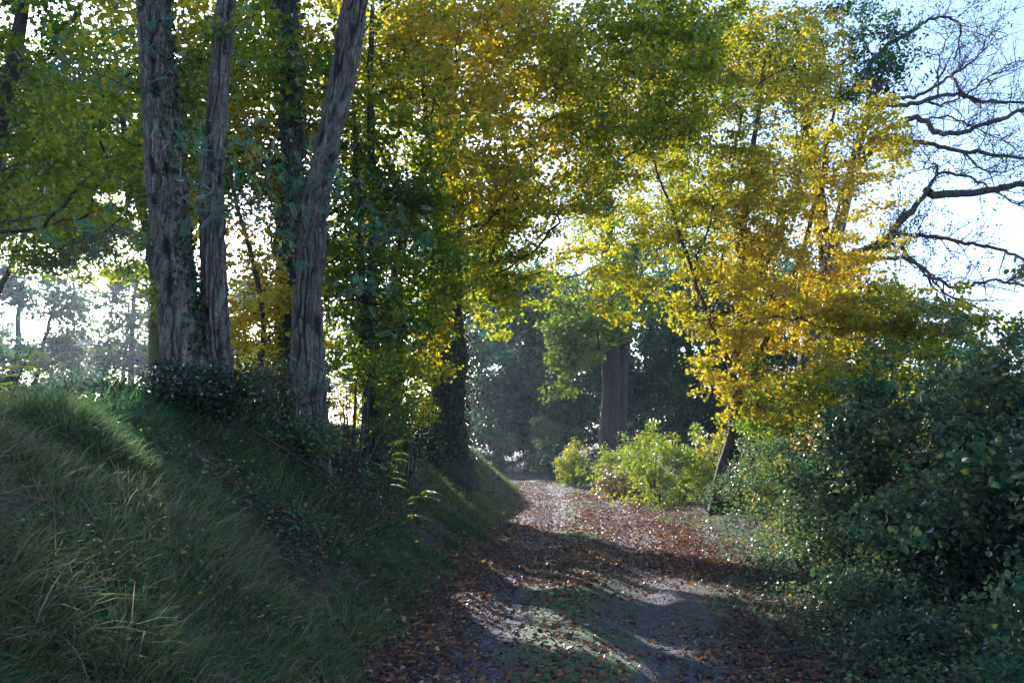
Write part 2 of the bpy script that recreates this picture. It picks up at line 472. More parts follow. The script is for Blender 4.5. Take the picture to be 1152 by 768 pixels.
def track_material():
    m, n, N = nt_new('track_gravel'); L = n.links.new
    uv = N('ShaderNodeAttribute', attribute_name='lat')      # distance from the middle of the lane, metres
    tc = N('ShaderNodeTexCoord')
    def noise(s, det=6, dist=0):
        x = N('ShaderNodeTexNoise'); x.inputs['Scale'].default_value = s; x.inputs['Detail'].default_value = det; x.inputs['Distortion'].default_value = dist
        L(tc.outputs['Object'], x.inputs['Vector']); return x
    a = noise(9); cr = N('ShaderNodeValToRGB'); ramp(cr, [(.32, (.028, .021, .016)), (.5, (.062, .049, .038)), (.68, (.12, .097, .076))]); L(a.outputs[0], cr.inputs[0])
    v = N('ShaderNodeTexVoronoi'); v.inputs['Scale'].default_value = 55; L(tc.outputs['Object'], v.inputs['Vector'])
    vr = N('ShaderNodeValToRGB'); ramp(vr, [(.0, (1.2, 1.2, 1.2)), (.5, (.65, .62, .6))]); L(v.outputs['Distance'], vr.inputs[0])
    mu = N('ShaderNodeMix', data_type='RGBA', blend_type='MULTIPLY'); mu.inputs[0].default_value = .6; L(cr.outputs[0], mu.inputs[6]); L(vr.outputs[0], mu.inputs[7])
    # soil between the wheel tracks and along the edges
    ab = N('ShaderNodeMath', operation='ABSOLUTE'); L(uv.outputs['Fac'], ab.inputs[0])
    sb = N('ShaderNodeMath', operation='SUBTRACT'); sb.inputs[1].default_value = .78; L(ab.outputs[0], sb.inputs[0])
    a2 = N('ShaderNodeMath', operation='ABSOLUTE'); L(sb.outputs[0], a2.inputs[0])
    b = noise(2.3); ad = N('ShaderNodeMath', operation='MULTIPLY_ADD'); L(b.outputs[0], ad.inputs[0]); ad.inputs[1].default_value = 1.0; L(a2.outputs[0], ad.inputs[2])
    rr = N('ShaderNodeValToRGB'); ramp(rr, [(.72, (0, 0, 0)), (.98, (1, 1, 1))]); L(ad.outputs[0], rr.inputs[0])
    so = noise(30); sr = N('ShaderNodeValToRGB'); ramp(sr, [(.35, (.045, .032, .022)), (.6, (.10, .068, .045)), (.75, (.16, .11, .07))]); L(so.outputs[0], sr.inputs[0])
    m1 = N('ShaderNodeMix', data_type='RGBA'); L(rr.outputs[0], m1.inputs[0]); L(mu.outputs[2], m1.inputs[6]); L(sr.outputs[0], m1.inputs[7])
    # moss on the middle strip
    c = noise(1.7, 7); md = N('ShaderNodeMath', operation='MULTIPLY_ADD'); L(ab.outputs[0], md.inputs[0]); md.inputs[1].default_value = -.42; L(c.outputs[0], md.inputs[2])
    mr = N('ShaderNodeValToRGB'); ramp(mr, [(.26, (0, 0, 0)), (.37, (.9, .9, .9))]); L(md.outputs[0], mr.inputs[0])
    m2 = N('ShaderNodeMix', data_type='RGBA'); L(mr.outputs[0], m2.inputs[0]); L(m1.outputs[2], m2.inputs[6]); m2.inputs[7].default_value = (.06, .11, .018, 1)
    p = N('ShaderNodeBsdfPrincipled'); L(m2.outputs[2], p.inputs['Base Color']); p.inputs['Roughness'].default_value = .85
    bp = N('ShaderNodeBump'); bp.inputs['Strength'].default_value = .8; bp.inputs['Distance'].default_value = .018
    mm = N('ShaderNodeMath', operation='ADD'); L(a.outputs[0], mm.inputs[0]); L(v.outputs['Distance'], mm.inputs[1])
    L(mm.outputs[0], bp.inputs['Height']); L(bp.outputs[0], p.inputs['Normal'])
    o = N('ShaderNodeOutputMaterial'); L(p.outputs[0], o.inputs[0])
    return m
ys = graded(-35, 110, .5, 50, .07, 1.1)
lat = np.linspace(-1, 1, 61)
Xp = path_c(ys)[:, None] + lat[None] * (hw(ys)[:, None] + .12)
Yp = np.repeat(ys[:, None], 61, 1)
tr = grid_mesh('path', Xp, Yp, lambda x, y: terrain(x, y) + .004 - .05 * sst(.86, 1, np.abs(np.repeat(lat[None], len(ys), 0))), track_material())
at = tr.data.attributes.new('lat', 'FLOAT', 'POINT')
at.data.foreach_set('value', (Xp - path_c(Yp)).ravel().astype(np.float32))
tag(tr, 'gravel farm lane with a mossy middle strip curving away between the trees', 'path', kind='structure')

# sunlit places (each needs an open line to the sun)
gap(590, 645, 11.4, .55); gap(625, 655, 11.0, .4); gap(700, 662, 10.4, .35)
gap(575, 690, 8.9, .4); gap(585, 722, 7.7, .35); gap(760, 655, 10.7, .3); gap(745, 725, 7.5, .22); gap(660, 728, 7.4, .25)
gap(120, 462, 8.5, .6, 2.0); gap(190, 490, 9.0, .5, 2.0); gap(40, 475, 8, .5, 2.0)
for px in (600, 680, 760, 840, 900): gap(px, 585, 19.5, .9)
for px in (620, 680, 730): gap(px, 555, 29, 1.2)
gap(745, 510, 24, 2.0); gap(870, 560, 17, 1.1); gap(920, 520, 15.5, .8)
gap(930, 600, 14, .5); gap(800, 480, 21, 1.2)
for p in ((850, 150), (800, 300), (880, 300), (760, 380), (950, 200), (960, 360), (800, 420), (900, 420)): gap(p[0], p[1], 20, 2.4, 3.5)
gap(640, 400, 34, 3.0, 4.0); gap(660, 510, 33, 1.5); gap(690, 480, 36, 1.5)
gap(560, 540, 26, 1.0); gap(548, 530, 29, 1.4); gap(572, 545, 25, .9)

GAPS.append((CAM, .17, 4.0))
# ------------------------------------------------------------------ tree makers
def make_tree(name, seed, stems, blobs, label, cat, lm, bark, n=60, spread=.4, size=.07, tpl=LEAF, tint=(.5, .25, .15), flat=.55, start=.35, group=None, limbbark=None, kmain=14, trunkfn=None, bf=.35, hang=.35, noise_cut=.25, hide_gap=True, nf=.8, ivy=0, ivyr=.12, ivymax=99, minr=0, sag=.12, twigleaf=.5):
    rng = np.random.default_rng(seed)
    base = np.array(stems[0][0][0], float)
    root = thing(name, base, label, cat, group)
    t = Tree(seed, stems, start)
    pts = blob_points(rng, blobs)
    keep = sn(pts, 1.1, seed % 7 + 20) > -noise_cut * 4 + rng.uniform(-.3, .3, len(pts))
    pts = pts[keep]
    t.reach(pts, bf=bf, up=sag)
    T_, L_ = t.meshes(kmain, skip_trunk=trunkfn is not None, minr=minr)
    if trunkfn: trunkfn(root, base)
    else: mesh_obj('trunk', np.concatenate(T_['V']), [np.concatenate(T_['F'])], bark, root, base, smooth=True)
    if L_['V']: mesh_obj('limbs', np.concatenate(L_['V']), [np.concatenate(L_['F'])], limbbark or bark, root, base, smooth=True)
    # leaves round the cluster points and along the outer twigs
    tips = pts
    ns = sum(len(s) for s in t.stems)
    thin = np.where((t.rad < .014) & (np.arange(t.n) >= ns))[0]
    tw = t.A[rng.choice(thin, int(len(tips) * twigleaf))] if len(thin) else tips[:0]
    c = np.concatenate([tips, tw])
    pos, ax, nm, sz, ti = leafage(rng, c, n, spread, size, flat, hang, tintn=tint, nf=nf, nseed=seed % 5 + 40)
    k = (sn(pos, 3.2, 60) > -.75)
    if hide_gap: k &= ~in_gap(pos)
    mesh = place(tpl, pos[k], ax[k], nm[k], sz[k], ti[k], 'crown', lm, root, base)
    if ivy: add_ivy(root, base, rng, stems, ivy, ivyr, ivymax)
    return root

def add_ivy(root, base, rng, stems, n, spread, zmax=99, z0=0, size=.065, side=None, lm=None):
    P_ = []
    for pts, r0, r1 in stems:
        q = smooth_poly(pts, .1); q = q[(q[:, 2] < base[2] + zmax) & (q[:, 2] > base[2] + z0 - .2)]
        if len(q) < 2: continue
        i = rng.integers(0, len(q), n); f = 1 - i / len(q) * .5
        a = rng.uniform(0, 2 * pi, n)
        if side is not None: a = side[0] + rng.normal(0, side[1], n)
        lump = 1 + .6 * sn(np.stack([np.cos(a), np.sin(a), q[i, 2]], 1), 2.2, 77)
        rad = r0 * 1.05 * f + np.abs(rng.normal(0, spread, n)) * np.clip(lump, .15, 2)
        d = np.stack([np.cos(a), np.sin(a), a * 0], 1)
        P_.append((q[i] + d * rad[:, None] + rng.normal(0, .03, (n, 3)), d))
    pos = np.concatenate([p for p, d in P_]); d = np.concatenate([d for p, d in P_])
    k_ = ~in_gap(pos); pos = pos[k_]; d = d[k_]
    N_ = len(pos)
    ax = unit(rng.normal(size=(N_, 3)) * .5 + np.array([0, 0, -.8])); nm = unit(d + rng.normal(size=(N_, 3)) * .45)
    return place(OVATE, pos, ax, nm, size * rng.uniform(.6, 1.2, N_), rng.uniform(0, 1, N_), 'ivy', lm or M_ivy, root, base)

def bark_trunk(root, base, pts, r0, r1, seed, mat, name='trunk', flare=.6, deep=.19, k=144, zsmall=.035):
    """furrowed bark: ridges that braid up the stem"""
    rng = np.random.default_rng(seed)
    q = smooth_poly(pts, .12)
    q = np.vstack([q[0] - (q[1] - q[0]) * 3, q])
    L = np.concatenate([[0], np.cumsum(np.linalg.norm(np.diff(q, axis=0), axis=1))])
    s = np.arange(0, L[-1], zsmall)
    c = np.stack([np.interp(s, L, q[:, i]) for i in range(3)], 1)
    t = unit(np.gradient(c, axis=0)); a = unit(np.cross(t, [0, 1., .1])); b = np.cross(t, a)
    th = np.arange(k) * 2 * pi / k
    S, TH = np.meshgrid(s, th, indexing='ij')
    R = (r0 + (r1 - r0) * (S / L[-1]))
    R = R * (1 + flare * np.exp(-S / .45) * (1 + .35 * np.sin(TH * 4 + seed)))
    R = R * (1 + .07 * np.sin(TH * 2 + S * .8 + seed) + .05 * np.sin(TH * 3 - S * 1.3 + seed * 2) + .03 * np.sin(S * 4.1 + TH))
    cyl = lambda kz: np.stack([np.cos(TH), np.sin(TH), S * kz], -1).reshape(-1, 3)
    warp = sn(cyl(1.1), 2.6, seed).reshape(S.shape) * .6 + sn(cyl(1.6), 6, seed + 1).reshape(S.shape) * .35
    nr = max(8, int(r0 * 46))
    f1 = np.abs(np.sin(TH * nr / 2 + warp * 3.2 + .5 * np.sin(S * 2.3)))
    f2 = np.abs(np.sin(TH * int(nr * .8) - warp * 4.5 + .7 * np.sin(S * 3.7 + 1)))
    fur = np.minimum(f1 ** .55, .25 + f2 ** .5)
    depth = np.clip(.75 + .5 * sn(cyl(.9), 3.0, seed + 5).reshape(S.shape), .25, 1.5)
    crack = np.clip(sn(cyl(3.2), 5.0, seed + 4).reshape(S.shape) - .45, 0, 1)
    fur = np.clip(1 - (1 - fur) * depth - .9 * crack, 0, 1)
    fine = sn(cyl(1.2), 24, seed + 2).reshape(S.shape) + .7 * sn(cyl(2.5), 40, seed + 3).reshape(S.shape)
    burl = .05 * r0 / .2 * np.clip(sn(cyl(1.0), 1.7, seed + 7).reshape(S.shape) - .3, 0, 1)
    R = R + deep * r0 * 2 * (fur - .7) + .005 * fine + burl
    V = c[:, None] + R[..., None] * (np.cos(th)[None, :, None] * a[:, None] + np.sin(th)[None, :, None] * b[:, None])
    n = len(s)
    ii = np.arange(n - 1)[:, None] * k; j = np.arange(k)[None]; j2 = (j + 1) % k
    Q = np.stack([ii + j, ii + j2, ii + k + j2, ii + k + j], -1).reshape(-1, 4)
    o = mesh_obj(name, V.reshape(-1, 3), [Q], mat, root, base, smooth=True)
    o.data.attributes.new('furrow_shade', 'FLOAT', 'POINT').data.foreach_set('value', np.clip(fur, 0, 1).ravel().astype(np.float32))
    return o

def on_ground(p):
    return np.array([p[0], p[1], float(terrain(p[0], p[1]))])
def G(px, Y):
    """ground point under image column px at forward distance Y"""
    x = (px - 576) / 1000 * Y * 1.02
    return np.array([x, Y, float(terrain(x, Y))])

# ------------------------------------------------------------------ locust trees on the bank
def locust(seed, path, r0, r1, label, blobs, sprays, ivy=None, bk=M_bark):
    base = path[0]
    stems = [(path, r0 * .8, r1 * .8)]
    root = make_tree('locust_tree', seed, stems, blobs, label, 'tree', M_rob, bk, n=3, spread=.42, size=.15, tpl=COMPOUND, tint=(.4, .2, .2),
                     start=.25, limbbark=M_twig, hang=.6, noise_cut=.3, twigleaf=.8,
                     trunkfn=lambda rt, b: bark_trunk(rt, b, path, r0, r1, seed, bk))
    if ivy: add_ivy(root, base, np.random.default_rng(seed), stems, *ivy[0], **ivy[1])
    return root
def trunk_px(lst, Y, top=(0, 0)):
    """list of (px, py) up the stem at distance Y; first point is set on the ground"""
    p = [P(a, b, Y + .06 * i) for i, (a, b) in enumerate(lst)]
    p[0] = on_ground(p[0])
    return p
def ext(p, n=3.0):
    d = unit(p[-1] - p[-2]); return p + [p[-1] + d * n * .5 + [0.05, .05, 0], p[-1] + d * n + [.1, .1, 0]]
tA = ext(trunk_px([(207, 470), (205, 380), (196, 290), (186, 200), (178, 100), (172, 0)], 10.0), 4)
tB = ext(trunk_px([(248, 470), (243, 380), (240, 290), (238, 200), (246, 100), (254, 0)], 10.2), 4)
tC = ext(trunk_px([(348, 505), (346, 420), (344, 330), (357, 220), (380, 110), (400, 0)], 11.6), 4)
tD = ext(trunk_px([(332, 480), (334, 330), (330, 200), (327, 100), (322, 0)], 13.5), 4)
tP = trunk_px([(178, 470), (176, 400), (174, 330), (178, 270), (200, 180), (215, 60)], 10.8)
def around(px, py, Y, r, n): return (P(px, py, Y), r, n)
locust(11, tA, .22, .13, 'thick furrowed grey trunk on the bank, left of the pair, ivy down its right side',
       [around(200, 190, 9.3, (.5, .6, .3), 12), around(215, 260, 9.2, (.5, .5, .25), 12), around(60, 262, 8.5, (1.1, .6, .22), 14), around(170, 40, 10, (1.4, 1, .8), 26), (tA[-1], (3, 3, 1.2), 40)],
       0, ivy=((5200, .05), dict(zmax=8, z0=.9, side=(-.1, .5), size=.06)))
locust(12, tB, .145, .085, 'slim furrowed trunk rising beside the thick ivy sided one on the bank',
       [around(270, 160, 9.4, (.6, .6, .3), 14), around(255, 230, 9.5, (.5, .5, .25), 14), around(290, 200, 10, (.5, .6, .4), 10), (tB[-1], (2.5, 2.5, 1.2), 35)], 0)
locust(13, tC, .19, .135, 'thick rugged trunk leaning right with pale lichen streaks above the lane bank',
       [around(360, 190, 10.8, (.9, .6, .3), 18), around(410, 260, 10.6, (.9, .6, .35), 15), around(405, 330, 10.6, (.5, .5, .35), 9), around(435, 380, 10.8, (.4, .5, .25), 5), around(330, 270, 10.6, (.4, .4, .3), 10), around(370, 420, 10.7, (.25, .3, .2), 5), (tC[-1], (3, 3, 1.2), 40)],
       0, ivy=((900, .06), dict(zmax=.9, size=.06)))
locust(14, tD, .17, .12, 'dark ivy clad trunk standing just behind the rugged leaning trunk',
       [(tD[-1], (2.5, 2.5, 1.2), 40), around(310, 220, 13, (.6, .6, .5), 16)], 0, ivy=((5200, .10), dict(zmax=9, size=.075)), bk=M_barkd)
make_tree('young_tree', 15, [(tP, .085, .03)], [around(150, 150, 11, (1.2, 1, .8), 30), around(230, 60, 11, (1, 1, .6), 20), around(190, 330, 10.5, (.4, .5, .2), 5)],
          'thin mossy brown stem close against the left side of the thick trunk', 'tree', M_olv, bark_mat('bark_mossy', (.05, .035, .015), (.12, .085, .03), (.18, .13, .05), (.12, .12, .03), .5), n=45, spread=.3, size=.07)

# ------------------------------------------------------------------ leafy trees of the left canopy
def stem_to(base, top, bend=.3, r0=.2, r1=.05, seed=0):
    r = np.random.default_rng(seed); base = np.array(base); top = np.array(top)
    pts = [base + (top - base) * f + (r.normal(0, bend, 3) * [1, 1, 0] * (0 < f < 1)) for f in (0, .25, .5, .75, 1)]
    return (pts, r0, r1)
b = on_ground((-10.2, 15.8))
make_tree('oak_tree', 21, [stem_to(b, (-8.6, 15.2, 11), .1, .26, .06, 1)],
          [((-7.4, 15, 8.6), (3.6, 3, 2.6), 330), ((-4.9, 14.6, 7.4), (2.2, 2.2, 2.2), 150), ((-7.0, 14.5, 5.9), (2.4, 2, 1.0), 45), ((-8, 15, 11), (3, 3, 1.2), 60)],
          'green and russet oak crown at the top left with the sun glinting through', 'tree', M_olv, M_barkd, n=26, spread=.42, size=.11, tpl=LOBED, tint=(.38, .28, .16), start=.3)
b = on_ground((-12.5, 18))
make_tree('oak_tree', 22, [stem_to(b, (-12.5, 18, 11), .1, .26, .06, 2)],
          [((-11.6, 18, 8.8), (3.4, 3, 3.0), 260), ((-9.5, 17, 6.6), (2.4, 2, 1.3), 90)],
          'darker oak crown behind at the far left edge above the bright field', 'tree', M_olv, M_barkd, n=28, spread=.45, size=.11, tint=(.32, .25, .15), start=.3)
b = G(282, 13.0)
make_tree('maple_tree', 23, [(trunk_px([(290, 478), (292, 420), (300, 350), (285, 290), (262, 220), (250, 120)], 13.4), .045, .02)],
          [around(285, 330, 13.4, (1.1, .8, 1.1), 60), around(280, 180, 14, (1.2, 1, 1.1), 60), around(310, 100, 14.5, (1.6, 1.2, 1.1), 80)],
          'slender crooked sapling with yellow leaves between the two big trunks', 'tree', M_yel, M_twig, n=26, spread=.34, size=.09, tint=(.62, .22, .15), start=.3)
b = on_ground((-4.6, 17.5))
make_tree('maple_tree', 24, [stem_to(b, (-4.4, 17.3, 11), .3, .2, .05, 4)],
          [((-4.5, 17.5, 6.8), (2.2, 1.8, 2.6), 260), ((-4.4, 17.5, 9.8), (3, 2.4, 1.8), 220), ((-4.6, 17.5, 4.2), (1.3, 1.2, 1.0), 50)],
          'golden backlit maple filling the gap between the big bank trunks', 'tree', M_yel, M_barkd, n=20, spread=.42, size=.10, tint=(.5, .28, .16), start=.25)
for i, (x_, y_, bx, lab) in enumerate([(-14.0, 30, -11.2, 'tall green oak beyond the bank, crown around the sun glint'), (-19.8, 34, -21, 'tall green oak farther left beyond the field edge'), (-18.3, 37, -24.5, 'deep green oak filling the top left corner behind the others')]):
    b = on_ground((bx, y_))
    cz, rr = ((12.4, 4.3), (12.9, 4.0), (13.8, 4.4))[i]
    make_tree('oak_tree', 120 + i, [stem_to(b, (x_, y_, cz + 3), .1, (.24, .2, .12)[i], .06, i)], [((x_, y_, cz), (4.2, 3.2, rr), 480), ((x_ + 1.4, y_, 9.7), (2.3, 2.6, 1.5), 130)],  # extra low boughs added to keep the sun off the bank
              lab, 'tree', M_olv, M_barkd, n=38, spread=.6, size=.16, tint=(.38, .25, .15), start=.3, noise_cut=.35)
# centre thicket of slim ivy-clad stems
for i, (px, Y, lean, lab, c, mt, tn) in enumerate([
        (428, 15.5, -.2, 'left dark slim stem of the olive green thicket right of the rugged trunk', (-2.2, 15.6, 6.4), M_olv, .55),
        (448, 17.5, .4, 'right hand slim stem of the thicket, leaves paler and more yellow', (-1.6, 17.6, 7.6), M_yel, .45)]):
    b = G(px, Y)
    make_tree('maple_tree', 25 + i, [stem_to(b, (b[0] + lean, Y, 9.6), .22, .12, .04, 7 + i), stem_to(b + [.25, .2, 0], (b[0] - .6, Y + .4, 8), .2, .07, .03, 17 + i)],
              [((b[0], Y, 3.4), (1.1, 1.1, 1.2), 70), ((b[0] - .1, Y, 5.0), (1.7, 1.4, 1.7), 220), ((b[0] + .3, Y, 7.6), (2.0, 1.6, 1.9), 230), ((b[0] + .6, Y, 9.6), (2.4, 2, 1.1), 120)],
              lab, 'tree', mt, M_barkd, n=27, spread=.38, size=.10, tint=(tn, .28, .16), start=.15, ivy=1200, ivyr=.08, ivymax=6)
# the big ivy-clad tree where the bank meets the lane
tE = [G(507, 20.5), P(503, 470, 20.5), P(508, 400, 20.6), P(500, 320, 20.7), P(506, 230, 20.9), P(498, 130, 21), P(500, 20, 21)]
make_tree('maple_tree', 31, [(tE, .44, .18)],
          [((-1.6, 20.8, 6.4), (2.4, 2.2, 1.8), 260), ((.5, 22.5, 6.6), (2.4, 1.6, 1.7), 420), ((-.2, 22.5, 5.2), (1.0, 1, .9), 50), ((-.6, 20.2, 9.8), (3.4, 2.8, 3.0), 640), ((2.2, 18.6, 11), (3.2, 2.4, 1.4), 260), ((2.0, 18.4, 9.2), (2.8, 2.4, 2.0), 330), ((.9, 18.0, 7.2), (2.0, 2.0, 1.0), 130), ((2.3, 16.8, 8.9), (2.0, 2.2, 1.5), 230), ((-1.5, 20.5, 12), (3, 3, 1.2), 80)],
          'big ivy clad maple at the foot of the bank, olive crown arching over the lane', 'tree', M_olv, M_barkd, n=24, spread=.42, size=.105, tint=(.60, .13, .17), start=.38, ivy=10000, ivyr=.15, ivymax=8, flat=.4)
# yellow maple
tG = [G(798, 20.0), P(806, 545, 20), P(822, 500, 20), P(830, 450, 20), P(828, 400, 20), P(834, 330, 20), P(836, 250, 20.1), P(850, 150, 20.2), P(862, 60, 20.2)]
make_tree('field_maple', 33, [(tG, .14, .03), ([tG[0] + [.25, .1, 0], P(826, 520, 20.2), P(838, 440, 20.4), P(862, 380, 20.5), P(900, 300, 20.6), P(925, 200, 20.6), P(940, 110, 20.6)], .09, .03),
                              ([P(828, 430, 20), P(790, 340, 19.8), P(760, 250, 19.6), P(735, 180, 19.5)], .06, .02)],
          [around(860, 150, 20, (2.6, 2.2, 2.2), 330), around(810, 240, 19.8, (2.4, 2.0, 1.5), 260), around(900, 250, 20, (2.4, 2.0, 1.7), 260), around(760, 200, 19.6, (1.4, 1.5, 1.8), 110),
           around(830, 340, 19.8, (2.0, 1.6, .9), 150), around(900, 370, 19.6, (2.2, 1.6, .9), 150), around(975, 330, 19.6, (1.2, 1.3, .8), 60), around(810, 430, 19.8, (.9, .9, .8), 45), around(880, 450, 19.6, (1.2, 1.1, .7), 50), around(860, 60, 20.4, (2.2, 1.8, 1.2), 180), around(760, 110, 20, (1.8, 1.6, 1.4), 150), around(700, 330, 19.4, (.9, 1, .8), 30), around(985, 160, 20, (.9, 1, 1.1), 70), around(990, 352, 18.5, (1.2, 1.2, .5), 110), around(1055, 362, 18, (.9, 1.0, .4), 60), around(930, 440, 17.5, (1.0, 1.0, .6), 45)],
          'bright golden yellow field maple with a thin curved trunk on the right verge', 'tree', M_yel, M_twig, n=32, spread=.36, size=.086, tint=(.56, .14, .15), start=.25, flat=.4, bf=.3, noise_cut=.24, ivy=900, ivyr=.07, ivymax=2.6)
# massive trunk at the bend
b = G(680, 36)
make_tree('poplar_tree', 34, [([b, b + [.1, 0, 2], b + [.25, 0, 5], b + [.2, 0, 8], b + [.1, 0, 12]], .42, .25), ([b + [.35, .5, 0], b + [.55, .4, 2.5], b + [.7, .4, 5], b + [1.4, .6, 10]], .34, .15)],
          [((1.3, 33.5, 4.9), (1.4, 1.2, 1.7), 110), ((.9, 32, 6.4), (1.9, 1.4, 1.2), 120), ((3.0, 34.5, 7.4), (2.6, 2, 2.2), 230), ((2.0, 34, 5.6), (1.6, 1.5, 1.3), 90), ((5.5, 37, 12), (4.2, 3.5, 3), 260), ((1.0, 33, 9.4), (3.2, 2.4, 2.8), 380), ((-.6, 32, 7.6), (1.6, 1.6, 1.4), 60), ((4.2, 35, 14.5), (4.4, 3, 2.4), 160)],
          'massive grey trunk at the bend of the lane with light green leaves on its left', 'tree', M_lit, M_barkg, n=42, spread=.6, size=.15, tint=(.55, .22, .15), start=.3, ivy=900, ivyr=.10, ivymax=.9, kmain=24)
# dark top right oak
b = on_ground((9.6, 25.5))
make_tree('oak_tree', 35, [stem_to(b, (8.4, 25, 14), .3, .3, .1, 9)],
          [((5.8, 25, 12.2), (3.4, 2.5, 1.6), 260), ((9.2, 25, 12.8), (2.8, 2.4, 1.6), 200), ((11.0, 25, 12.4), (1.0, 1.0, .9), 22), ((7.6, 25.6, 9.6), (3, 2, 1.6), 120)],
          'dark green oak crown at the top behind the yellow maple', 'tree', M_grn, M_barkd, n=32, spread=.45, size=.11, tint=(.35, .3, .16), start=.3)

# ------------------------------------------------------------------ bare oak, limbs spread against the sky on the right
def bare_oak():
    rng = np.random.default_rng(50)
    Y0 = 24.
    trunk = [G(905, Y0), P(905, 470, Y0), P(908, 400, Y0), P(925, 330, Y0), P(945, 250, Y0 + .3), P(965, 165, Y0 + .5), P(990, 90, Y0 + .6)]
    base = trunk[0]
    root = thing('bare_oak', base, 'nearly leafless oak whose dark crooked limbs spread against the sky at right', 'tree')
    acc = dict(V=[], F=[], n=0)
    tq = smooth_poly(trunk, .3)
    sweep(np.vstack([tq[0] - [0, 0, .3], tq]), np.linspace(.34, .09, len(tq) + 1), 16, acc)
    mesh_obj('trunk', np.concatenate(acc['V']), [np.concatenate(acc['F'])], M_bare, root, base, smooth=True)
    z = lambda X, Y: (700 + .392 * X, .392 * Y)
    K_ = 1.3
    L = [([(700, 740), (760, 690), (820, 610), (870, 560), (890, 520), (912, 492), (905, 465), (885, 470)], .17, .05, -.6),
         ([(700, 200), (760, 130), (830, 90), (880, 50), (950, 48), (975, 75), (960, 150), (945, 215)], .075, .012, .8),
         ([(960, 298 / .392 * 0 + 250), (1010, 290), (1152, 296), (1250, 300)], .04, .02, .3),
         ([(700, 320), (780, 300), (850, 300), (900, 272), (960, 265), (1010, 290), (1090, 292), (1180, 298)], .065, .025, .2),
         ([(700, 330), (780, 285), (850, 275), (920, 235), (990, 190), (1030, 160), (1040, 110), (1060, 88), (1105, 100)], .055, .009, 1.4),
         ([(720, 390), (800, 350), (850, 332), (880, 345), (885, 385), (960, 385), (1040, 355), (1152, 320), (1260, 280)], .075, .035, -1.2),
         ([(730, 420), (820, 405), (880, 408), (970, 435), (1040, 440), (1152, 455), (1250, 470)], .065, .03, -.4),
         ([(870, 560), (960, 555), (1060, 550), (1110, 535), (1170, 520), (1300, 500)], .095, .05, -1.4),
         ([(720, 700), (790, 670), (900, 680), (980, 695), (1070, 710), (1152, 742), (1250, 790)], .06, .025, -.8),
         ([(640, 800), (700, 745), (780, 735), (830, 740), (880, 790), (960, 830), (1060, 800), (1180, 830)], .055, .02, -2),
         ([(900, 310), (990, 270), (1060, 215), (1110, 190), (1145, 175)], .03, .008, .9),
         ([(905, 500), (985, 500), (1040, 530), (1090, 565), (1170, 598)], .035, .014, -.2),
         ([(970, 435), (1030, 490), (1090, 500), (1160, 470)], .025, .01, -.7),
         ([(740, 180), (700, 140), (680, 60), (700, 0)], .04, .015, .4),
         ([(780, 690), (860, 770), (930, 850), (1010, 870), (1080, 930), (1150, 960)], .04, .014, -1.1),
         ([(880, 800), (960, 930), (1030, 990), (1110, 1010), (1152, 1060)], .03, .01, .3),
         ([(905, 270), (905, 200), (920, 140), (955, 70)], .022, .006, .5),
         ([(870, 345), (940, 330), (1010, 370), (1060, 390), (1140, 420)], .025, .008, -1.6),
         ([(730, 390), (790, 390), (830, 430), (870, 400)], .02, .006, .6)]
    acc = dict(V=[], F=[], n=0); tips = []
    def twigs(pts, r0, depth):
        L_ = np.linalg.norm(np.diff(pts, axis=0), axis=1).sum()
        for _ in range(int(L_ * (4.4 if depth == 0 else 5.5))):
            f = rng.uniform(.25 if depth == 0 else .15, 1); i = min(int(f * (len(pts) - 1)), len(pts) - 2)
            d = unit(pts[i + 1] - pts[i])
            v = unit(d * .7 + unit(rng.normal(size=3)) * .95 + np.array([0, 0, .18]))
            n = rng.integers(4, 8); p = [pts[i]]; st = rng.uniform(.10, .26) * (1 if depth == 0 else .5)
            for _k in range(n):
                v = unit(v + rng.normal(0, .17, 3) + np.array([.02, 0, .03])); p.append(p[-1] + v * st)
            p = np.array(p); r = (.022 if depth == 0 else .010) * rng.uniform(.5, 1.1)
            sweep(p, np.linspace(r, .005, len(p)), 3, acc)
            tips.append(p[-1])
            if depth == 0: twigs(p, r, 1)
    built = []
    for pts, a, b_, dz in L:
        q = [np.array(P(*z(X, Y), Y0 + .3 + dz * (k / (len(pts) - 1)))) for k, (X, Y) in enumerate(pts)]
        j = np.argmin(np.linalg.norm(tq - q[0], axis=1))
        if pts[0][0] < 860: q = [tq[max(j - 3, 0)]] + q
        elif built:
            B = np.concatenate(built); j = np.argmin(np.linalg.norm(B - q[0], axis=1)); q = [B[j]] + (q if np.linalg.norm(B[j] - q[0]) > .25 else q[1:])
        if pts[-1][0] < 1140: b_ = .008
        q = smooth_poly(q, .16)
        q[1:-1] += rng.normal(0, .024, q[1:-1].shape)
        sweep(q, np.linspace(a * K_, b_ * K_, len(q)), 8, acc)
        built.append(q); twigs(q, a, 0)
    mesh_obj('limbs', np.concatenate(acc['V']), [np.concatenate(acc['F'])], M_bare, root, base, smooth=True)
    tips = np.array(tips)
    tp = tips[(sn(tips, 1.3, 9) > .25)]
    pos, ax, nm, sz, ti = leafage(rng, tp, 6, .16, .065, 1, .8, tintn=(.3, .2, .2))
    place(LEAF, pos, ax, nm, sz, ti, 'crown', M_grn, root, base)
bare_oak()

